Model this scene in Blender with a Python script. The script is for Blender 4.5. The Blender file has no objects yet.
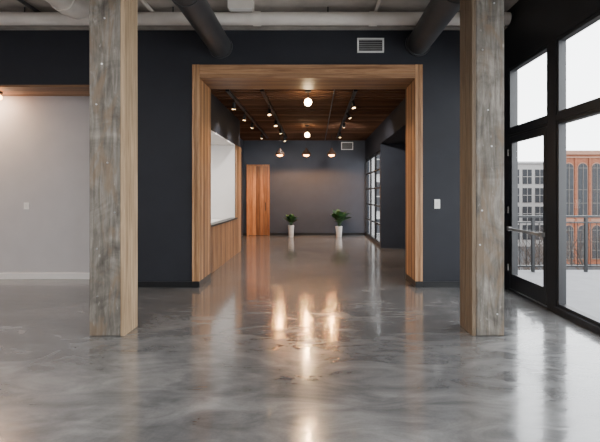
import bpy, bmesh, math, random
from mathutils import Vector, Matrix
random.seed(7)
C = bpy.context.scene.collection
PI = math.pi
# ------------------------------------------------------------------ helpers
def tag(o, label, cat, kind=None, group=None):
    o['label'] = label; o['category'] = cat
    if kind: o['kind'] = kind
    if group: o['group'] = group
    return o
def thing(name, loc, label, cat, kind=None, group=None):
    o = bpy.data.objects.new(name, None); C.objects.link(o); o.location = loc
    o.empty_display_size = .1
    return tag(o, label, cat, kind, group)
class MB:
    def __init__(s):
        s.bm = bmesh.new(); s.l = s.bm.faces.layers.float.new('rnd')
    def face(s, vs, r=0.5, smooth=False):
        try: f = s.bm.faces.new(vs)
        except ValueError: return
        f[s.l] = r; f.smooth = smooth; return f
    def quad(s, pts, r=.5):
        s.face([s.bm.verts.new(p) for p in pts], r); return s
    def box(s, x0, x1, y0, y1, z0, z1, r=None):
        if r is None: r = random.random()
        v = [s.bm.verts.new((x, y, z)) for x in (x0, x1) for y in (y0, y1) for z in (z0, z1)]
        for q in ((0,1,3,2),(4,6,7,5),(0,4,5,1),(2,3,7,6),(0,2,6,4),(1,5,7,3)):
            s.face([v[i] for i in q], r)
        return s
    def tube(s, p0, p1, r0, r1=None, n=20, cap=True, r=None):
        if r1 is None: r1 = r0
        if r is None: r = random.random()
        p0 = Vector(p0); p1 = Vector(p1); d = (p1-p0).normalized()
        a = d.orthogonal().normalized(); b = d.cross(a)
        A = []; B = []
        for i in range(n):
            t = 2*PI*i/n; o = a*math.cos(t)+b*math.sin(t)
            A.append(s.bm.verts.new(p0+o*r0)); B.append(s.bm.verts.new(p1+o*r1))
        for i in range(n):
            j = (i+1) % n; s.face([A[i], A[j], B[j], B[i]], r, True)
        if cap: s.face(A[::-1], r); s.face(B, r)
        return s
    def path(s, pts, rad, n=14, r=.5):
        pts = [Vector(p) for p in pts]; rings = []
        a = None
        for i, p in enumerate(pts):
            d = ((pts[min(i+1, len(pts)-1)]-pts[max(i-1, 0)])).normalized()
            a = d.orthogonal().normalized() if a is None else (a-d*a.dot(d)).normalized()
            b = d.cross(a); rr = rad[i] if isinstance(rad, (list, tuple)) else rad
            rings.append([s.bm.verts.new(p+(a*math.cos(2*PI*k/n)+b*math.sin(2*PI*k/n))*rr) for k in range(n)])
        for A, B in zip(rings, rings[1:]):
            for i in range(n):
                j = (i+1) % n; s.face([A[i], A[j], B[j], B[i]], r, True)
        s.face(rings[0][::-1], r); s.face(rings[-1], r)
        return s
    def lathe(s, prof, c, n=28, r=.5):
        c = Vector(c); rings = []
        for (rad, z) in prof:
            if rad < 1e-5: rings.append([s.bm.verts.new(c+Vector((0,0,z)))])
            else: rings.append([s.bm.verts.new(c+Vector((rad*math.cos(2*PI*k/n), rad*math.sin(2*PI*k/n), z))) for k in range(n)])
        for A, B in zip(rings, rings[1:]):
            for i in range(n):
                j = (i+1) % n
                if len(A) == 1 and len(B) == 1: continue
                if len(A) == 1: s.face([A[0], B[j], B[i]], r, True)
                elif len(B) == 1: s.face([A[i], A[j], B[0]], r, True)
                else: s.face([A[i], A[j], B[j], B[i]], r, True)
        return s
    def ball(s, c, rad, n=20):
        return s.lathe([(rad*math.sin(PI*k/12), -rad*math.cos(PI*k/12)) for k in range(13)], c, n)
    def build(s, name, mat, parent=None, bevel=0, loc=None):
        bmesh.ops.recalc_face_normals(s.bm, faces=s.bm.faces)
        for e in s.bm.edges:
            if len(e.link_faces) == 2 and e.calc_face_angle(0) > math.radians(38): e.smooth = False
        me = bpy.data.meshes.new(name); s.bm.to_mesh(me); s.bm.free()
        me.materials.append(mat)
        o = bpy.data.objects.new(name, me); C.objects.link(o)
        if parent is not None:
            me.transform(Matrix.Translation(-world(parent))); o.parent = parent
        elif loc is not None:
            me.transform(Matrix.Translation(-Vector(loc))); o.location = loc
        if bevel:
            m = o.modifiers.new('bevel', 'BEVEL'); m.width = bevel; m.segments = 2; m.limit_method = 'ANGLE'
        return o
def world(o):
    v = Vector((0,0,0))
    while o is not None: v += Vector(o.location); o = o.parent
    return v
# ------------------------------------------------------------------ materials
def newmat(name):
    m = bpy.data.materials.new(name); m.use_nodes = True
    nt = m.node_tree; return m, nt, nt.nodes['Principled BSDF']
def N(nt, t, **k):
    n = nt.nodes.new(t)
    for a, b in k.items(): setattr(n, a, b)
    return n
def ramp(nt, src, stops):
    r = N(nt, 'ShaderNodeValToRGB'); nt.links.new(src, r.inputs[0])
    e = r.color_ramp.elements
    while len(e) < len(stops): e.new(.5)
    for i, (p, c) in enumerate(stops):
        e[i].position = p; e[i].color = (c[0], c[1], c[2], 1) if hasattr(c, '__len__') else (c, c, c, 1)
    return r.outputs[0]
def noise(nt, scale, mapscale=(1,1,1), detail=5, dist=0, rough=.55, vec=None):
    if vec is None:
        g = N(nt, 'ShaderNodeNewGeometry'); vec = g.outputs['Position']
    mp = N(nt, 'ShaderNodeMapping'); nt.links.new(vec, mp.inputs[0]); mp.inputs['Scale'].default_value = mapscale
    n = N(nt, 'ShaderNodeTexNoise'); nt.links.new(mp.outputs[0], n.inputs[0])
    n.inputs['Scale'].default_value = scale; n.inputs['Detail'].default_value = detail
    n.inputs['Distortion'].default_value = dist; n.inputs['Roughness'].default_value = rough
    return n.outputs[0]
def bump(nt, b, h, strength, dist=.01, prev=None):
    k = N(nt, 'ShaderNodeBump'); k.inputs['Strength'].default_value = strength; k.inputs['Distance'].default_value = dist
    nt.links.new(h, k.inputs['Height'])
    if prev is not None: nt.links.new(prev, k.inputs['Normal'])
    nt.links.new(k.outputs[0], b.inputs['Normal']); return k.outputs[0]
def mix(nt, kind, fac, a, b):
    m = N(nt, 'ShaderNodeMix', data_type='RGBA', blend_type=kind)
    for sock, v in ((m.inputs[0], fac), (m.inputs[6], a), (m.inputs[7], b)):
        if hasattr(v, 'links') : nt.links.new(v, sock)
        elif hasattr(v, '__len__'): sock.default_value = (*v, 1)
        else: sock.default_value = v
    return m.outputs[2]
def paint(name, col, rough=.6, var=.12, metal=0, sc=3, b=.05, spec=.5):
    m, nt, p = newmat(name)
    n = noise(nt, sc)
    c = ramp(nt, n, [(.3, [x*(1-var) for x in col]), (.7, [min(1, x*(1+var)) for x in col])])
    nt.links.new(c, p.inputs['Base Color']); p.inputs['Roughness'].default_value = rough; p.inputs['Metallic'].default_value = metal
    p.inputs['Specular IOR Level'].default_value = spec
    if b: bump(nt, p, noise(nt, 120, detail=2), b, .002)
    return m
def wood(name, dark, light, grain='Z', rough=.5, spread=.5, spec=.5):
    m, nt, p = newmat(name)
    ms = {'X': (.7, 12, 12), 'Y': (12, .7, 12), 'Z': (12, 12, .7)}[grain]
    g = N(nt, 'ShaderNodeNewGeometry'); at = N(nt, 'ShaderNodeAttribute', attribute_name='rnd')
    v = N(nt, 'ShaderNodeVectorMath', operation='MULTIPLY_ADD')
    v.inputs[0].default_value = (7.3, 5.1, 9.7)
    cb = N(nt, 'ShaderNodeCombineXYZ')
    for i in range(3): nt.links.new(at.outputs['Fac'], cb.inputs[i])
    nt.links.new(cb.outputs[0], v.inputs[1]); nt.links.new(g.outputs['Position'], v.inputs[2])
    n = noise(nt, 2.2, ms, 6, .6, .6, v.outputs[0])
    c = ramp(nt, n, [(.28, dark), (.72, light)])
    s = ramp(nt, at.outputs['Fac'], [(0, (1-spread, (1-spread)*.93, (1-spread)*.86)), (1, 1.0)])
    c2 = mix(nt, 'MULTIPLY', 1.0, c, s)
    nt.links.new(c2, p.inputs['Base Color']); p.inputs['Roughness'].default_value = rough
    p.inputs['Specular IOR Level'].default_value = spec
    bump(nt, p, n, .15, .003)
    return m
def emit(name, col, st):
    m, nt, p = newmat(name)
    p.inputs['Base Color'].default_value = (*col, 1)
    p.inputs['Emission Color'].default_value = (*col, 1); p.inputs['Emission Strength'].default_value = st
    return m
def glassmat():
    m = bpy.data.materials.new('glass_clear'); m.use_nodes = True; nt = m.node_tree; nt.nodes.clear()
    o = N(nt, 'ShaderNodeOutputMaterial'); t = N(nt, 'ShaderNodeBsdfTransparent'); gl = N(nt, 'ShaderNodeBsdfGlossy')
    t.inputs[0].default_value = (.93, .95, .95, 1); gl.inputs['Roughness'].default_value = .01
    f = N(nt, 'ShaderNodeLayerWeight'); f.inputs[0].default_value = .5
    pw = N(nt, 'ShaderNodeMath', operation='POWER'); nt.links.new(f.outputs['Facing'], pw.inputs[0]); pw.inputs[1].default_value = 5
    ma = N(nt, 'ShaderNodeMath', operation='MULTIPLY_ADD'); nt.links.new(pw.outputs[0], ma.inputs[0]); ma.inputs[1].default_value = .6; ma.inputs[2].default_value = .04
    mx = N(nt, 'ShaderNodeMixShader')
    nt.links.new(ma.outputs[0], mx.inputs[0]); nt.links.new(t.outputs[0], mx.inputs[1]); nt.links.new(gl.outputs[0], mx.inputs[2])
    nt.links.new(mx.outputs[0], o.inputs[0]); return m
M = {}
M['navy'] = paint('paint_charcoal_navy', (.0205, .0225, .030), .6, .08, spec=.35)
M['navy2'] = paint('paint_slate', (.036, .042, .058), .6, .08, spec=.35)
M['white'] = paint('paint_soft_white', (.55, .54, .55), .7, .03)
M['alcove'] = paint('paint_alcove', (.68, .67, .66), .7, .03)
M['skirt'] = paint('skirting_white', (.82, .81, .80), .45, .02)
M['black'] = paint('black_metal', (.014, .015, .017), .4, .1, .3)
M['frame'] = paint('dark_window_frame', (.024, .025, .028), .4, .1, .1)
M['dgrey'] = paint('dark_grey_metal', (.065, .066, .07), .45, .12, .3)
M['pipe'] = paint('painted_pipe', (.80, .75, .69), .5, .08)
M['plate'] = paint('plastic_white', (.88, .88, .86), .4, .02)
M['steel'] = paint('brushed_steel', (.5, .5, .5), .3, .05, .9)
M['ceil'] = paint('ceiling_concrete', (.46, .42, .38), .85, .25, sc=2)
M['beam'] = paint('beam_concrete', (.38, .345, .31), .85, .25, sc=3)
M['wallout'] = paint('outer_wall', (.3, .3, .3), .8)
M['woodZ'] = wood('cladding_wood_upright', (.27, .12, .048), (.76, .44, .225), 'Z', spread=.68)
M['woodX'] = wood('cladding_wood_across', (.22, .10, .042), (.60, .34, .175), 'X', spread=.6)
M['doorwood'] = wood('door_wood', (.28, .09, .025), (.74, .35, .15), 'Z', spread=.68)
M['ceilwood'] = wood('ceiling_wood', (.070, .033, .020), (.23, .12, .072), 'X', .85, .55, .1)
M['terrace'] = paint('terrace_paving', (.20, .20, .21), .8, .1)
M['street'] = paint('street', (.035, .035, .037), .9, .3, sc=.3, spec=.1)
M['glass'] = glassmat()
M['globe'] = emit('globe_glow', (1, .72, .40), 60)
M['bulb'] = emit('warm_bulb', (1, .36, .09), 30)
M['spotlens'] = emit('spot_lens', (1, .66, .34), 14)
M['copper'] = paint('dark_copper_shade', (.05, .022, .012), .6, .1, .1)
M['pot'] = paint('grey_white_ceramic', (.50, .49, .48), .35, .03)
M['soil'] = paint('soil', (.03, .02, .013), .9, .3, sc=40)
M['bark'] = paint('bark', (.05, .04, .035), .9, .2, spec=.1)
# polished floor
def floor_mat():
    m, nt, p = newmat('polished_concrete')
    n1 = noise(nt, .75, (.7, 1.1, 1), 6, 2.0, .55); n2 = noise(nt, 2.6, (.55, 1.3, 1), 6, 2.2, .6)
    n3 = noise(nt, 60, (1, 1, 1), 3)
    a = ramp(nt, n1, [(.30, (.092, .093, .096)), (.50, (.138, .139, .141)), (.68, (.205, .204, .204))])
    b = ramp(nt, n2, [(.34, .74), (.64, 1.18)])
    c = mix(nt, 'MULTIPLY', 1.0, a, b)
    c = mix(nt, 'MULTIPLY', .5, c, ramp(nt, n3, [(.3, .85), (.7, 1.08)]))
    g = N(nt, 'ShaderNodeNewGeometry'); sp = N(nt, 'ShaderNodeSeparateXYZ'); nt.links.new(g.outputs['Position'], sp.inputs[0])
    ad = N(nt, 'ShaderNodeMath', operation='ADD'); nt.links.new(sp.outputs['Y'], ad.inputs[0]); ad.inputs[1].default_value = 1.75+36.6
    md = N(nt, 'ShaderNodeMath', operation='MODULO'); nt.links.new(ad.outputs[0], md.inputs[0]); md.inputs[1].default_value = 3.66
    lt = N(nt, 'ShaderNodeMath', operation='LESS_THAN'); nt.links.new(md.outputs[0], lt.inputs[0]); lt.inputs[1].default_value = .006
    c = mix(nt, 'MIX', lt.outputs[0], c, (.08, .08, .08))
    nt.links.new(c, p.inputs['Base Color'])
    rr = ramp(nt, n2, [(.3, .12), (.7, .23)]); nt.links.new(rr, p.inputs['Roughness'])
    p.inputs['IOR'].default_value = 1.95
    p.inputs['Coat Weight'].default_value = .35; p.inputs['Coat Roughness'].default_value = .05
    k = bump(nt, p, noise(nt, 2.0, (.5, 1.5, 1), 2, 1.5), .08, .02)
    k2 = bump(nt, p, noise(nt, 8, (.5, 1.6, 1), 2, 1.0), .14, .006, k)
    nt.links.new(k2, p.inputs['Coat Normal'])
    return m
M['floor'] = floor_mat()
def column_mat():
    m, nt, p = newmat('weathered_column_grey')
    n = noise(nt, 3, (6, 6, .6), 8, .8, .65); n2 = noise(nt, 2.2, (1, 1, 1), 6, 1.2, .65); n3 = noise(nt, 22, (1, 1, .35), 4)
    n4 = noise(nt, 1.6, (2.2, 2.2, .8), 5, 2)
    a = ramp(nt, n, [(.25, (.068, .058, .046)), (.5, (.185, .168, .145)), (.75, (.33, .305, .27))])
    c = mix(nt, 'MULTIPLY', .9, a, ramp(nt, n2, [(.3, .4), (.7, 1.45)]))
    c = mix(nt, 'MIX', ramp(nt, n4, [(.50, 0), (.64, .6)]), c, (.19, .13, .08))
    c = mix(nt, 'MIX', ramp(nt, n3, [(.66, 0), (.74, .5)]), c, (.46, .44, .40))
    nt.links.new(c, p.inputs['Base Color']); p.inputs['Roughness'].default_value = .8
    bump(nt, p, n, .5, .012); return m
M['col'] = column_mat()
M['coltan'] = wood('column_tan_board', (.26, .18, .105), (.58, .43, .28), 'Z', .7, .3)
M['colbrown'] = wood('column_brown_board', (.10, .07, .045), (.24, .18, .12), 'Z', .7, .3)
def brick_mat(name, c1, c2, mort):
    m, nt, p = newmat(name)
    g = N(nt, 'ShaderNodeNewGeometry'); sp = N(nt, 'ShaderNodeSeparateXYZ'); cb = N(nt, 'ShaderNodeCombineXYZ')
    ad = N(nt, 'ShaderNodeMath', operation='ADD')
    nt.links.new(g.outputs['Position'], sp.inputs[0]); nt.links.new(sp.outputs['X'], ad.inputs[0]); nt.links.new(sp.outputs['Y'], ad.inputs[1])
    nt.links.new(ad.outputs[0], cb.inputs[0]); nt.links.new(sp.outputs['Z'], cb.inputs[1])
    b = N(nt, 'ShaderNodeTexBrick'); nt.links.new(cb.outputs[0], b.inputs[0])
    b.inputs['Color1'].default_value = (*c1, 1); b.inputs['Color2'].default_value = (*c2, 1); b.inputs['Mortar'].default_value = (*mort, 1)
    b.inputs['Scale'].default_value = 2.0; b.inputs['Mortar Size'].default_value = .015
    nt.links.new(b.outputs[0], p.inputs['Base Color']); p.inputs['Roughness'].default_value = .9
    p.inputs['Specular IOR Level'].default_value = .1; return m
M['brick'] = brick_mat('red_brick', (.16, .052, .030), (.21, .080, .046), (.17, .10, .07))
M['stone'] = paint('pale_stone', (.25, .245, .24), .8, .1, spec=.1)
M['brownstone'] = paint('terracotta_trim', (.22, .125, .090), .8, .1, spec=.1)
M['outglass'] = paint('facade_glass', (.028, .030, .034), .5, .2, spec=.15)
M['bars'] = paint('facade_window_bars', (.13, .12, .11), .6, .1, spec=.1)
# ------------------------------------------------------------------ setting
WF, WT = 6.45, 7.05
def struct(mb, name, mat, label, cat, parent=None, bevel=0):
    o = mb.build(name, mat, parent, bevel)
    return tag(o, label, cat, 'structure')
struct(MB().box(-8, 3.2, -4, WT, -.2, 0).box(-3.4, 3.2, WT, 14.7, -.2, 0), 'floor', M['floor'], 'polished marbled grey concrete floor running through both rooms', 'floor')
struct(MB().box(-8.15, 3.2, -4.15, WT, 4.4, 4.6), 'ceiling', M['ceil'], 'bare grey concrete ceiling above the pipes and ducts of the near room', 'ceiling')
w = MB()
w.box(-3.3, -1.97, WF, WT, 0, 4.14).box(1.73, 3.05, WF, WT, 0, 4.14).box(-1.97, 1.73, WF, WT, 3.58, 4.14).box(-8, -3.3, WF, WT, 3.26, 4.14)
struct(w, 'wall_front', M['navy'], 'charcoal navy painted wall around the wide wood-framed opening', 'wall')
struct(MB().box(-8, 3.05, 6.34, WT, 4.14, 4.4), 'trim_1', M['beam'], 'rough concrete beam along the top of the dark wall', 'beam')
struct(MB().box(-8, -3.3, 7.06, 7.2, 0, 3.4), 'wall_recess', M['white'], 'soft white wall set back at the left below the dark header', 'wall')
struct(MB().box(-8.15, -8, -4, 7.2, 0, 4.4), 'wall_left', M['white'], 'white side wall at the far left outside the view', 'wall')
struct(MB().box(-8, 3.05, -4.15, -4, 0, 4.4), 'wall_behind', M['white'], 'white wall behind the camera', 'wall')
struct(MB().box(-8, -3.3, 7.035, 7.059, 0, .11), 'baseboard_left', M['skirt'], 'white skirting board along the recessed white wall', 'baseboard', bevel=.004)
struct(MB().box(-3.3, -1.98, 6.43, 6.449, 0, .09).box(1.74, 3.04, 6.43, 6.449, 0, .09), 'baseboard_front', M['black'], 'low black skirting at the foot of the navy wall', 'baseboard', bevel=.003)
s = MB()
for i in range(5): s.box(-7.98, -3.3, 6.44+i*.122, 6.44+i*.122+.118, 3.225, 3.258)
struct(s, 'trim_2', M['woodX'], 'warm wood boards lining the underside of the dark header over the white recess', 'trim')
# wood portal
tp = thing('trim_3', (-.12, 6.75, 0), 'wide natural wood surround lining the big opening to the back room', 'opening frame', 'structure')
Y0, Y1 = 6.41, 7.12
def jamb(xa, xb, inner):
    b = MB(); n = 3; wd = (xb-xa)/n
    for i in range(n): b.box(xa+i*wd+.001, xa+(i+1)*wd-.004, Y0, Y0+.03, .10, 3.576, (.95, .45, .8)[i])
    n = 7; d = (Y1-Y0-.03)/n; 
    for i in range(n):
        q = inner+(.03 if inner > 0 else -.03)
        b.box(min(inner, q), max(inner, q), Y0+.03+i*d+.001, Y0+.03+(i+1)*d-.010, .10, 3.36, (.3, .9, .1, .7, .4, 1, .2)[i])
    lo, hi = (xa, xb-.032) if inner < 0 else (xa+.032, xb)
    b.box(lo+.002, hi-.002, Y0+.031, Y1-.005, .10, 3.36, .0)
    o = b.build('jamb', M['woodZ'], tp); 
    MB().box(xa, xb, Y0-.004, Y1, 0, .10).build('plinth', M['black'], o)
    return o
jamb(-1.97, -1.85, -1.85)
jamb(1.61, 1.73, 1.61)
b = MB()
for i in range(3): b.box(-1.848, 1.608, Y0+.002, Y0+.03, 3.36+i*.072, 3.36+i*.072+.069, (.6, 1, .7)[i])
for i in range(6): b.box(-1.848, 1.608, Y0+.031+i*.113, Y0+.031+i*.113+.107, 3.361, 3.39, (.5, .2, .4, .1, .3, .2)[i])
b.box(-1.848, 1.608, Y0+.032, Y1-.01, 3.392, 3.575, .1)
b.build('header', M['woodX'], tp)
# ---- back room
L = MB()
L.box(-2.12, -1.99, 7.12, 7.3, 0, 3.6).box(-2.12, -1.99, 7.3, 9.97, 0, .88).box(-2.12, -1.99, 7.3, 9.97, 2.72, 3.6).box(-2.75, -1.99, 9.97, 10.6, 0, 3.6)
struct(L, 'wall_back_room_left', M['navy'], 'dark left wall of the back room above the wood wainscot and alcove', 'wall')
A = MB()
A.box(-3.3, -2.12, 7.12, 9.99, .80, .88).box(-3.3, -2.12, 7.12, 9.99, 2.72, 2.8).box(-3.4, -3.3, 7.12, 10.1, .8, 2.8).box(-3.3, -2.12, 7.06, 7.12, .8, 2.8)
A.box(-3.3, -1.995, 9.94, 9.97, .881, 2.72).box(-2.12, -1.985, 7.3, 9.94, 2.70, 2.72)
struct(A, 'wall_alcove', M['alcove'], 'bright white lining of the deep alcove in the left wall of the back room', 'wall')
s = MB(); n = 24; d = (9.97-7.13)/n
for i in range(n): s.box(-1.988, -1.955, 7.13+i*d, 7.13+(i+1)*d-.018, .0, .875)
n = 5; d = (10.6-9.975)/n
for i in range(n): s.box(-1.988, -1.955, 9.975+i*d, 9.975+(i+1)*d-.018, 0, 2.72)
struct(s, 'trim_4', M['woodZ'], 'upright wood slats cladding the low wall beneath the white alcove', 'wainscot')
struct(MB().box(-2.1, -1.93, 7.13, 9.96, .882, .915), 'trim_5', M['black'], 'thin black ledge capping the wood slats under the white alcove', 'ledge')
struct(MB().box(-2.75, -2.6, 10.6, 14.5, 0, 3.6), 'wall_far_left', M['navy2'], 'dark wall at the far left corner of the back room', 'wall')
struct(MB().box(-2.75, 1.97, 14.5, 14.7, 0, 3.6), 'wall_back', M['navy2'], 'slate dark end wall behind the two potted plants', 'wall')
struct(MB().box(1.82, 3.05, 11.1, 11.25, 0, 2.9), 'wall_stub', M['navy2'], 'dark wall stub beside the tall windows on the right of the back room', 'wall')
struct(MB().box(2.9, 3.05, WT, 11.1, 0, 2.9), 'wall_right_passage', M['navy2'], 'dark right side wall of the back room behind the wood surround', 'wall')
struct(MB().box(1.82, 3.05, 7.12, 11.25, 2.9, 3.6).box(1.82, 1.97, 11.25, 14.5, 2.73, 3.6).box(1.82, 1.97, 11.25, 14.5, 0, .08), 'wall_bulkhead', M['navy'], 'dark bulkhead along the right edge of the wooden ceiling', 'wall')
struct(MB().box(-3.4, 3.05, 7.05, 14.7, 3.6, 3.8), 'ceiling', M['ceilwood'], 'unseen roof deck added above the wood-lined ceiling of the back room to block skylight', 'ceiling')  # unseen slab added over the boards to keep skylight out
p = MB(); y = 7.13
while y < 14.35:
    p.box(-2.6, 1.82, y, y+.13, 3.44, 3.6)
    p.box(-2.6, 1.82, y+.131, y+.189, 3.52, 3.6, 0)
    y += .19
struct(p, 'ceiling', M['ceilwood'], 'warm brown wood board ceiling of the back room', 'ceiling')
struct(MB().box(-2.6, -2.46, 14.48, 14.499, 0, .09).box(-1.64, 1.8, 14.48, 14.499, 0, .09), 'baseboard_back', M['black'], 'black skirting at the foot of the end wall', 'baseboard')
wn = thing('window_1', (1.9, 12.9, .08), 'tall gridded window in the right wall near the end of the back room', 'window', 'structure')
f = MB()
for y in (11.26, 12.32, 13.38, 14.43): f.box(1.84, 1.90, y, y+.05, .08, 2.73)
for z in (.08, .60, 1.13, 1.66, 2.19, 2.67): f.box(1.845, 1.895, 11.3, 14.45, z, z+.04)
f.build('frame', M['black'], wn); MB().quad([(1.878, 11.3, .1), (1.878, 14.45, .1), (1.878, 14.45, 2.7), (1.878, 11.3, 2.7)]).build('pane', M['glass'], wn)
d = thing('door_1', (-2.05, 14.45, 0), 'orange-brown wooden door with upright boards in the left corner of the end wall', 'door', 'structure')
b = MB()
b.box(-2.46, -2.40, 14.40, 14.49, 0, 2.56, .8).box(-1.70, -1.64, 14.40, 14.49, 0, 2.56, .3).box(-2.40, -1.70, 14.40, 14.49, 2.50, 2.56, .5)
b.build('frame', M['doorwood'], d)
b = MB()
for i, r_ in enumerate((.8, 1, .05, .5, .2)): b.box(-2.40+i*.14+.002, -2.40+(i+1)*.14-.012, 14.43, 14.47, .01, 2.50, r_)
lf = b.build('door_leaf', M['doorwood'], d)
MB().tube((-1.78, 14.37, .9), (-1.78, 14.37, 1.2), .012).tube((-1.78, 14.37, .93), (-1.78, 14.43, .93), .008).tube((-1.78, 14.37, 1.17), (-1.78, 14.43, 1.17), .008).build('handle', M['black'], d)
# ---- right glass wall
G0 = 3.05
struct(MB().box(G0, 3.2, -4, WF+.6, 3.47, 4.4).box(G0, 3.2, 6.31, WT+4.2, 0, 3.47), 'wall_right', M['frame'], 'black band and corner post above and beside the floor-to-ceiling glazing', 'wall')
def window(name, ya, yb, za, zb, label, fr=.04):
    t = thing(name, (G0+.05, (ya+yb)/2, za), label, 'window', 'structure')
    f = MB(); x0, x1 = G0, G0+.1
    f.box(x0, x1, ya, ya+fr, za, zb).box(x0, x1, yb-fr, yb, za, zb).box(x0+.002, x1-.002, ya+fr, yb-fr, za, za+fr).box(x0+.002, x1-.002, ya+fr, yb-fr, zb-fr, zb)
    f.build('frame', M['frame'], t, .004)
    MB().quad([(x0+.05, ya+fr-.01, za+fr-.01), (x0+.05, yb-fr+.01, za+fr-.01), (x0+.05, yb-fr+.01, zb-fr+.01), (x0+.05, ya+fr-.01, zb-fr+.01)]).build('pane', M['glass'], t)
    return t
window('window_2', 5.23, 6.30, 2.50, 3.46, 'upper glass pane above the black glazed terrace door')
window('window_3', 3.55, 5.05, 2.50, 3.46, 'upper glass pane at the right edge above the large fixed window')
window('window_4', 3.55, 5.05, .08, 2.42, 'large fixed glass pane beside the terrace door facing the brick building')
k = 5
y = 3.48
while y > -3.5:
    window('window_%d' % k, y-1.45, y, 2.50, 3.46, 'upper glass pane in bay %d of the glazed wall toward the camera' % (k-4)); k += 1
    window('window_%d' % k, y-1.45, y, .08, 2.42, 'lower glass pane in bay %d of the glazed wall toward the camera' % (k-5)); k += 1
    y -= 1.52
m = MB()
m.box(G0-.01, G0+.12, 5.053, 5.227, 0, 3.465)
y = 3.48
while y > -4.1: m.box(G0-.01, G0+.12, y+.002, y+.068, 0, 3.465); y -= 1.52
m.box(G0-.01, G0+.12, -4, 5.05, 2.422, 2.498); m.box(G0-.01, G0+.12, 5.23, 6.3, 2.422, 2.498)
m.box(G0-.03, G0+.12, -4, 5.05, 0, .078)
struct(m, 'trim_6', M['frame'], 'black metal mullions and transom dividing the glazed right wall', 'mullions')
d = thing('door_2', (G0+.05, 5.77, 0), 'black framed glass door to the terrace behind the right column', 'door', 'structure')
x0, x1 = G0-.005, G0+.05; ya, yb = 5.26, 6.28
MB().box(G0, G0+.1, 5.23, 5.26, 0, 2.42).box(G0, G0+.1, 6.28, 6.305, 0, 2.42).box(G0, G0+.1, 5.26, 6.28, 2.39, 2.42).box(G0-.02, G0+.12, 5.23, 6.30, 0, .02).build('frame', M['frame'], d)
lf = MB().box(x0, x1, ya, ya+.08, .03, 2.385).box(x0, x1, yb-.09, yb, .03, 2.385).box(x0+.001, x1-.001, ya+.08, yb-.09, .03, .26).box(x0+.001, x1-.001, ya+.08, yb-.09, 2.29, 2.385).build('door_leaf', M['frame'], d, .004)
MB().quad([(x0+.03, ya+.07, .25), (x0+.03, yb-.08, .25), (x0+.03, yb-.08, 2.30), (x0+.03, ya+.07, 2.30)]).build('pane', M['glass'], d)
h = MB().box(x0-.05, x0-.03, ya+.06, yb-.05, .94, .98).box(x0-.05, x0, ya+.03, ya+.09, .93, .99).box(x0-.05, x0, yb-.09, yb-.03, .93, .99).build('push_bar', M['wallout'], d, .004)
for z in (.35, 1.25, 2.15): MB().tube((x0-.012, yb+.003, z-.05), (x0-.012, yb+.003, z+.05), .011).build('hinge', M['steel'], d)
# ------------------------------------------------------------------ columns
def column(xa, xb, ya, yb, side, mat, label):
    t = thing('column', ((xa+xb)/2, (ya+yb)/2, 0), label, 'column')
    th = .045
    if side > 0: B = MB().box(xa, xb-th, ya, yb, 0, 4.4); S = (xb-th, xb)
    else: B = MB().box(xa+th, xb, ya, yb, 0, 4.4); S = (xa, xa+th)
    B.build('shaft', M['col'], t, .012)
    s = MB(); n = 2
    for i in range(n):
        s.box(S[0]+.001, S[1], ya+.002+i*(yb-ya)/n, ya+(i+1)*(yb-ya)/n-.004, 0.0, 4.4)
    s.build('side_board', mat, t, .005)
    rr = random.Random(int(abs(xa)*100))
    for i in range(7):
        z = .35+i*.52+rr.uniform(-.12, .12); x = rr.uniform(xa+.07, xb-.07)
        MB().tube((x, ya+.002, z), (x, ya-.008, z), .009, n=8).build('bolt', M['steel'], t)
    return t
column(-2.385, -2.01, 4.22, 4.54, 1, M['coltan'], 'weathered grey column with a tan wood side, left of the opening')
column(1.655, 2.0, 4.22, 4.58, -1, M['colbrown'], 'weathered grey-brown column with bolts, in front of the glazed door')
# ------------------------------------------------------------------ overhead services
def duct(x, z, r, label):
    t = thing('air_duct', (x, 6.4, z), label, 'duct')
    MB().tube((x, -3.9, z), (x, 6.43, z), r, n=40).build('duct_body', M['dgrey'], t)
    for y in (.5, 2.6, 4.7): MB().tube((x, y-.03, z), (x, y+.03, z), r+.012, n=40).build('seam_band', M['dgrey'], t)
    MB().tube((x, 6.40, z), (x, 6.448, z), r+.02, n=40).build('wall_collar', M['dgrey'], t)
    for y in (1.6, 5.2): MB().tube((x, y, z+r-.01), (x, y, 4.4), .008, n=8).build('hanger', M['black'], t)
duct(-1.52, 3.87, .175, 'dark grey round air duct entering the navy wall above the left of the opening')
duct(1.66, 3.92, .185, 'dark grey round air duct entering the navy wall above the right of the opening')
t = thing('water_pipe', (0, 6.2, 4.215), 'long off-white pipe running across the room under the ceiling along the dark wall', 'pipe')
MB().tube((-7.9, 6.2, 4.215), (3.0, 6.2, 4.215), .095, n=24).build('pipe_run', M['pipe'], t)
for x in (-5.4, -3.0, -.9, .9, 2.6): MB().tube((x-.06, 6.2, 4.215), (x+.06, 6.2, 4.215), .108, n=24).build('coupling', M['pipe'], t)
for x in (-4.5, -2.2, .2, 2.2): MB().tube((x, 6.2, 4.29), (x, 6.2, 4.4), .01, n=8).build('hanger', M['black'], t)
t = thing('drain_pipe', (-3.45, 5.7, 4.17), 'thick off-white pipe bending up into the ceiling at the top left', 'pipe')
pts = [(-3.45, y, 4.17) for y in (-3.9, 0, 3, 5.68)]+[(-3.45, 5.68+.21*math.sin(a), 4.17+.21-.21*math.cos(a)) for a in (.4, .8, 1.2, 1.57)]
MB().path(pts, .16, 24).build('pipe_run', M['pipe'], t)
MB().tube((-3.45, 5.45, 4.17), (-3.45, 5.58, 4.17), .18).build('coupling', M['pipe'], t)
MB().tube((-3.45, 2, 4.2), (-3.45, 2, 4.4), .008).build('hanger', M['black'], t)
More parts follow.
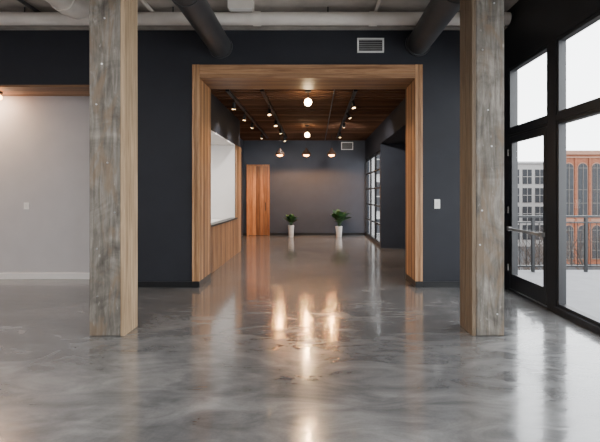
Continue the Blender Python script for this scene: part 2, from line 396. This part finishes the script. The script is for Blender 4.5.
for i, (x, r_) in enumerate(((-4.35, .03), (-2.55, .03), (.95, .025))):
    tag(MB().tube((x, -3.9, 4.36), (x, 6.33, 4.36), r_, n=12).build('conduit', M['pipe' if i else 'dgrey'], loc=(x, 6.2, 4.36)), ['thin dark conduit under the ceiling at the far left', 'thin pale conduit under the ceiling right of the left column', 'thin pale conduit under the ceiling between the two ducts'][i], 'conduit')
t = thing('junction_box', (-1.1, 6.0, 4.33), 'square pale junction box on the ceiling beside the left duct', 'junction box')
MB().box(-1.3, -.92, 5.95, 6.06, 4.27, 4.4).build('housing', M['pipe'], t); MB().box(-1.28, -.94, 5.96, 6.05, 4.26, 4.27).build('cover_plate', M['plate'], t)
def vent(x0, x1, y, z0, z1, label, nsl=6):
    t = thing('wall_vent', ((x0+x1)/2, y, z0), label, 'vent')
    f = MB(); b = .025
    f.box(x0, x1, y-.02, y, z0, z0+b).box(x0, x1, y-.02, y, z1-b, z1).box(x0, x0+b, y-.02, y, z0+b, z1-b).box(x1-b, x1, y-.02, y, z0+b, z1-b)
    f.build('frame', M['plate'], t, .003)
    MB().box(x0+b, x1-b, y-.004, y-.001, z0+b, z1-b).build('backing', M['black'], t)
    h = (z1-z0-2*b)/nsl
    for i in range(nsl):
        MB().box(x0+b, x1-b, y-.016, y-.005, z0+b+i*h+.4*h, z0+b+i*h+.7*h).build('louvre', M['wallout'], t)
vent(.68, 1.11, 6.449, 3.775, 4.01, 'white louvred vent high on the navy wall left of the right duct')
def switch(x, y, z, label, hh=.06):
    t = thing('light_switch', (x, y, z-hh), label, 'light switch')
    MB().box(x-.045, x+.045, y-.008, y, z-hh, z+hh).build('cover_plate', M['plate'], t, .003)
    MB().box(x-.016, x+.016, y-.013, y-.008, z-.032, z+.032).build('rocker', M['skirt'], t, .002)
switch(1.97, 6.449, 1.34, 'white light switch on the navy wall right of the wood surround', .075)
switch(-5.09, 7.059, 1.29, 'small white light switch on the recessed white wall at left')
t = thing('recess_lamp', (-5.33, 6.75, 3.22), 'small warm bulb fitting under the wood soffit at the far left', 'ceiling lamp')
MB().lathe([(.0, 0), (.05, 0), (.05, -.03), (.02, -.05), (0, -.05)], (-5.33, 6.75, 3.224)).build('ceiling_rose', M['black'], t)
MB().ball((-5.33, 6.75, 3.13), .045).build('bulb', M['bulb'], t)
# ------------------------------------------------------------------ back room lights
CZ = 3.44
def down(loc, e, col, size=2.9, r=.07):
    l = bpy.data.lights.new('lamp_light', 'SPOT'); l.energy = e; l.color = col; l.shadow_soft_size = r; l.spot_size = size; l.spot_blend = .25
    o = bpy.data.objects.new('lamp_light', l); C.objects.link(o); o.location = loc
def globe(x, y, z, label, e):
    t = thing('globe_lamp', (x, y, CZ), label, 'ceiling lamp')
    MB().lathe([(0, .003), (.06, .003), (.06, -.025), (.008, -.03), (.008, z-CZ+.1), (.025, z-CZ+.09), (.025, z-CZ+.065), (0, z-CZ+.065)], (x, y, CZ)).build('stem', M['black'], t)
    MB().ball((x, y, z), .07).build('glass_globe', M['globe'], t)
    down((x, y, z-.17), e, (1, .60, .28), r=.05)
globe(-.13, 7.5, 3.22, 'large glowing globe lamp nearest the opening under the wood ceiling', 80)
globe(-.22, 11.3, 3.17, 'small glowing globe lamp farther back under the wood ceiling', 100)
def pendant(x, y, label):
    t = thing('pendant_lamp', (x, y, CZ), label, 'pendant lamp')
    MB().tube((x, y, CZ+.003), (x, y, 2.98), .006, n=8).build('cord', M['black'], t)
    MB().lathe([(.0, 2.99), (.03, 2.99), (.05, 2.93), (.14, 2.83), (.155, 2.765), (.148, 2.765), (.13, 2.82), (.04, 2.91), (0, 2.91)], (x, y, 0)).build('lamp_shade', M['copper'], t)
    MB().lathe([(0, 2.84), (.03, 2.835), (.07, 2.80), (.095, 2.765), (.07, 2.735), (.03, 2.72), (0, 2.715)], (x, y, 0)).build('bulb', M['bulb'], t)
    down((x, y, 2.69), 120, (1, .45, .15), 2.9, .05)
pendant(-1.14, 13, 'left pendant lamp with a dark shade and warm orange bulb before the end wall')
pendant(-.28, 13, 'middle pendant lamp with a dark shade and warm orange bulb before the end wall')
pendant(.54, 13, 'right pendant lamp with a dark shade and warm orange bulb before the end wall')
def track(x, ya, yb, label):
    t = thing('lighting_track', (x, (ya+yb)/2, CZ), label, 'track')
    MB().box(x-.03, x+.03, ya, yb, CZ-.04, CZ).build('rail', M['black'], t)
    for y in (ya, yb): MB().box(x-.035, x+.035, y-.01, y+.03, CZ-.045, CZ).build('end_cap', M['black'], t)
track(-1.62, 7.4, 13.6, 'black lighting track along the left edge of the wood ceiling')
track(-.98, 7.4, 13.6, 'black lighting track left of the globe lamps on the wood ceiling')
track(.75, 7.4, 13.6, 'black lighting track right of the globe lamps on the wood ceiling')
def spot(x, y, tgt, label, power=0):
    t = thing('track_spotlight', (x, y, CZ-.046), label, 'spotlight')
    top = Vector((x, y, CZ-.046)); piv = top+Vector((0, 0, -.12))
    MB().box(x-.015, x+.015, y-.04, y+.04, CZ-.058, CZ-.046).build('adapter', M['black'], t)
    MB().tube(top+Vector((0,0,-.01)), piv, .007, n=8).build('stem', M['black'], t)
    dr = (Vector(tgt)-piv).normalized(); a = piv-dr*.055; e = piv+dr*.075
    MB().tube(a, e, .034, n=20).build('lamp_head', M['black'], t)
    MB().tube(e, e+dr*.008, .033, n=20).build('lens', M['spotlens'], t)
    if power:
        l = bpy.data.lights.new('spot_beam', 'SPOT'); l.energy = power; l.color = (1, .95, .90); l.spot_size = 1.9; l.spot_blend = 1; l.shadow_soft_size = .04
        o = bpy.data.objects.new('spot_beam', l); C.objects.link(o); o.location = e+dr*.03
        o.rotation_euler = dr.to_track_quat('-Z', 'Y').to_euler()
nm = ['nearest', 'second', 'third', 'farthest']
tg = [(-2.0, 8.8, .4), (-2.0, 9.8, .4), (-2.4, 13.0, .5), (-2.2, 14.3, 1.2)]
for i, y in enumerate((8.0, 9.2, 10.3, 12.2)):
    spot(-1.62, y, tg[i], '%s black spotlight on the track at the left edge' % nm[i], (80, 80, 60, 90)[i])
tg = [(-.9, 7.9, 0), (-1.0, 9.4, 0), (-.8, 14.4, 1.6), (-.4, 14.4, .5)]
for i, y in enumerate((8.6, 10.0, 11.3, 12.8)):
    spot(-.98, y, tg[i], '%s black spotlight on the track left of the globe lamps' % nm[i], (0, 60, 110, 50)[i])
tg = [(1.5, 7.5, 0), (2.2, 11.1, 1.3), (.9, 14.4, 1.6), (.9, 14.4, .6)]
for i, y in enumerate((7.9, 9.0, 10.3, 12.0)):
    spot(.75, y, tg[i], '%s black spotlight on the track right of the globe lamps' % nm[i], (0, 220, 110, 50)[i])
tag(MB().tube((.36, 7.3, CZ-.009), (.36, 14.3, CZ-.009), .012, n=10).build('conduit', M['dgrey'], loc=(.36, 10, CZ-.012)), 'thin dark conduit right of the globe lamps on the wood ceiling', 'conduit')
vent(.95, 1.38, 14.499, 3.1, 3.38, 'small white vent at the top of the end wall near the window')
# ------------------------------------------------------------------ plants
def leafmat(name, a, b2):
    m, nt, p = newmat(name); at = N(nt, 'ShaderNodeAttribute', attribute_name='rnd')
    nt.links.new(ramp(nt, at.outputs['Fac'], [(0, a), (1, b2)]), p.inputs['Base Color']); p.inputs['Roughness'].default_value = .45; return m
M['leaf'] = leafmat('leaf_green', (.010, .038, .012), (.04, .11, .032))
def plant(x, y, hp, rp, n, L_, wd, label, seed):
    t = thing('potted_plant', (x, y, 0), label, 'potted plant')
    MB().lathe([(0, 0), (rp*.72, 0), (rp*.78, .02), (rp, hp-.02), (rp, hp), (rp*.88, hp), (rp*.86, hp-.04), (0, hp-.04)], (x, y, 0)).build('pot', M['pot'], t)
    MB().lathe([(0, 0), (rp*.85, 0)], (x, y, hp-.035)).build('soil', M['soil'], t)
    rr = random.Random(seed); b = MB(); st = MB()
    for i in range(n):
        a = rr.uniform(0, 2*PI); tilt = rr.uniform(.1, 1.0); ln = L_*rr.uniform(.7, 1.1)
        d0 = Vector((math.cos(a)*math.sin(tilt*.5), math.sin(a)*math.sin(tilt*.5), math.cos(tilt*.5)))
        base = Vector((x+rr.uniform(-.02, .02), y+rr.uniform(-.02, .02), hp-.04)); m_ = base+d0*ln*.45
        st.path([base, (base+m_)/2+Vector((0, 0, .01)), m_], .005, 6)
        d1 = Vector((math.cos(a)*math.sin(tilt), math.sin(a)*math.sin(tilt), math.cos(tilt)))
        sd = d1.cross(Vector((0, 0, 1))).normalized(); r = rr.random(); prev = None; K = 6
        for k in range(K+1):
            u = k/K; c = m_+d1*ln*.75*u+Vector((0, 0, -1))*.22*ln*u*u
            wv = wd*(math.sin(PI*min(1, u*.92+.06))**.8)
            ro = [b.bm.verts.new(c-sd*wv+Vector((0,0,.3*wv))), b.bm.verts.new(c), b.bm.verts.new(c+sd*wv+Vector((0,0,.3*wv)))]
            if prev:
                for q in range(2): b.face([prev[q], prev[q+1], ro[q+1], ro[q]], r, True)
            prev = ro
    b.build('foliage', M['leaf'], t); st.build('stem', M['leaf'], t)
plant(-.83, 13.9, .42, .105, 40, .42, .07, 'smaller leafy green plant in a tall pale pot, left of the pair', 3)
plant(.83, 13.9, .38, .12, 60, .60, .09, 'larger bushy green plant in a pale pot, right of the pair', 5)
# ------------------------------------------------------------------ outside
struct(MB().box(3.2, 8.5, -4, 8.0, -.3, -.02), 'terrace_floor', M['terrace'], 'pale terrace paving outside the glazed wall', 'terrace')
struct(MB().box(-40, 120, 8.05, 160, -9.2, -9), 'ground', M['street'], 'grey street level far below the terrace', 'ground')
t = thing('terrace_railing', (5.8, 7.8, -.02), 'black metal railing along the end of the terrace outside', 'railing')
MB().box(3.22, 8.3, 7.77, 7.83, 1.04, 1.08).build('top_rail', M['black'], t)
MB().box(3.22, 8.3, 7.78, 7.82, .93, .955).build('middle_rail', M['black'], t)
MB().box(3.22, 8.3, 7.78, 7.82, .08, .11).build('bottom_rail', M['black'], t)
for x in (3.25, 4.25, 5.28, 6.3, 7.3, 8.28): MB().box(x-.025, x+.025, 7.775, 7.825, -.02, 1.04).build('post', M['black'], t)
x = 3.37
while x < 8.2:
    if min(abs(x-q) for q in (3.25, 4.25, 5.28, 6.3, 7.3, 8.28)) > .04: MB().tube((x, 7.8, .11), (x, 7.8, .93), .007, n=6).build('baluster', M['black'], t)
    x += .125
def arched(mb, x0, x1, y, z0, z1, th=.1):
    r = (x1-x0)/2; cx = (x0+x1)/2; n = 10
    pts = [(x0, z0), (x1, z0)]+[(cx+r*math.cos(PI*i/n), z1-r+r*math.sin(PI*i/n)) for i in range(n+1)]
    F = [mb.bm.verts.new((a, y, b_)) for a, b_ in pts]; B = [mb.bm.verts.new((a, y+th, b_)) for a, b_ in pts]
    mb.face(F); mb.face(B[::-1])
    for i in range(len(pts)): j = (i+1) % len(pts); mb.face([F[i], F[j], B[j], B[i]])
    return mb
bb = thing('brick_building', (45, 62, -9), 'red brick building with tall arched windows seen through the large fixed window', 'building')
MB().box(36.6, 62, 60, 62.5, -9, 7.4).build('brick_wall', M['brick'], bb)
MB().box(36.4, 62.2, 59.7, 62.5, 7.4, 8.0).box(36.5, 62.1, 59.85, 60, 6.9, 7.1).box(36.5, 62.1, 59.85, 60, -2.6, -2.2).build('cornice', M['brownstone'], bb)
x = 37.3
while x < 60:
    MB().box(x-.5, x-.22, 59.8, 60, -9, 6.9).build('pilaster', M['brick'], bb)
    for (z0, z1) in ((-1.9, 6.1), (-8.2, -3.2)):
        arched(MB(), x-.12, x+1.52, 59.9, z0-.1, z1+.12, .08).build('window_surround', M['brownstone'], bb)
        arched(MB(), x, x+1.4, 59.86, z0, z1, .05).build('window', M['outglass'], bb)
        g = MB()
        g.box(x+.67, x+.73, 59.8, 59.86, z0, z1-.1)
        for z in (z0, z0+(z1-z0)*.25, z0+(z1-z0)*.5, z1-.75): g.box(x, x+1.4, 59.8, 59.86, z, z+.07)
        g.build('window_bars', M['bars'], bb)
    x += 2.1
def block(name, x0, x1, y, z1, mat, label, z0w=-7.6):
    pb = thing(name, ((x0+x1)/2, y+4, -9), label, 'building')
    MB().box(x0, x1, y, y+8, -9, z1).build('stone_wall', mat, pb)
    MB().box(x0-.2, x1+.2, y-.3, y+8, z1, z1+.4).build('cornice', M['wallout'], pb)
    x = x0+1
    while x < x1-1.7:
        z = z0w
        while z+2.9 < z1:
            MB().box(x, x+1.8, y-.1, y-.01, z, z+2.9).build('window', M['outglass'], pb)
            MB().box(x+.87, x+.93, y-.18, y-.1, z, z+2.9).box(x, x+1.8, y-.18, y-.1, z+1.4, z+1.5).build('window_bars', mat, pb)
            z += 3.7
        x += 2.5
block('pale_building', 33, 56, 80, 7.6, M['stone'], 'pale stone building with rows of dark windows seen through the glazed door')
block('added_grey_building', 0, 14, 40, 11, M['wallout'], 'grey building added behind the gridded window of the back room to mute the sky')  # grey block added so the gridded window does not show bright sky
def tree(x, y, label, seed):
    rr = random.Random(seed); t = thing('bare_tree', (x, y, -9), label, 'tree')
    MB().path([(x, y, -9), (x+.1, y, -6), (x, y, -4)], [.22, .17, .13], 10).build('trunk', M['bark'], t)
    b = MB()
    def br(p, d, L_, r, lv):
        q = p+d*L_; b.path([p, (p+q)/2+Vector((rr.uniform(-.05, .05),)*3), q], [r, r*.8, r*.6], 6)
        if lv == 0: return
        for i in range(3):
            nd = (d+Vector((rr.uniform(-.75, .75), rr.uniform(-.75, .75), rr.uniform(-.1, .6)))).normalized()
            br(q if i else (p+q)/2, nd, L_*.72, r*.58, lv-1)
    for i in range(4): br(Vector((x, y, -4.1)), Vector((rr.uniform(-.6, .6), rr.uniform(-.6, .6), 1)).normalized(), 1.6, .08, 4)
    b.build('branches', M['bark'], t)
tree(9.4, 17, 'bare leafless tree beyond the railing seen through the glazed door', 2)
tree(14.2, 20, 'bare leafless tree beyond the railing seen through the large window', 9)
# ------------------------------------------------------------------ light
wd = bpy.data.worlds.new('overcast'); bpy.context.scene.world = wd; wd.use_nodes = True
nt = wd.node_tree; bg = nt.nodes['Background']
tc = N(nt, 'ShaderNodeTexCoord')
nn = N(nt, 'ShaderNodeTexNoise'); nt.links.new(tc.outputs['Generated'], nn.inputs[0]); nn.inputs['Scale'].default_value = 2.5
nt.links.new(ramp(nt, nn.outputs[0], [(.3, (.90, .92, .96)), (.7, (1, 1, 1))]), bg.inputs[0]); bg.inputs[1].default_value = 7.5
def area(name, loc, rot, sx, sy, e, col=(1, 1, 1)):
    l = bpy.data.lights.new(name, 'AREA'); l.shape = 'RECTANGLE'; l.size = sx; l.size_y = sy; l.energy = e; l.color = col
    o = bpy.data.objects.new(name, l); C.objects.link(o); o.location = loc; o.rotation_euler = rot; return o
area('added_fill_light', (-2.5, .5, 4.0), (0, 0, 0), 6, 3.5, 380, (1, .97, .94))  # added soft fill over the near room, no fixture belongs to it
area('recess_light', (-6.2, 6.75, 3.2), (math.radians(12), 0, 0), 1.6, .3, 70, (1, .66, .42))
area('added_alcove_fill', (-2.75, 8.3, 2.70), (0, 0, 0), .7, 1.4, 42, (1, .97, .94))  # unseen area light added to brighten the white alcove lining
# ------------------------------------------------------------------ camera
cam = bpy.data.cameras.new('camera'); co = bpy.data.objects.new('camera', cam); C.objects.link(co)
co.location = (0, 0, 1.5); co.rotation_euler = (PI/2, 0, 0)
cam.sensor_width = 36; cam.lens = 24; cam.shift_x = (300-315)/600; cam.shift_y = -27/600
cam.clip_end = 400
bpy.context.scene.camera = co
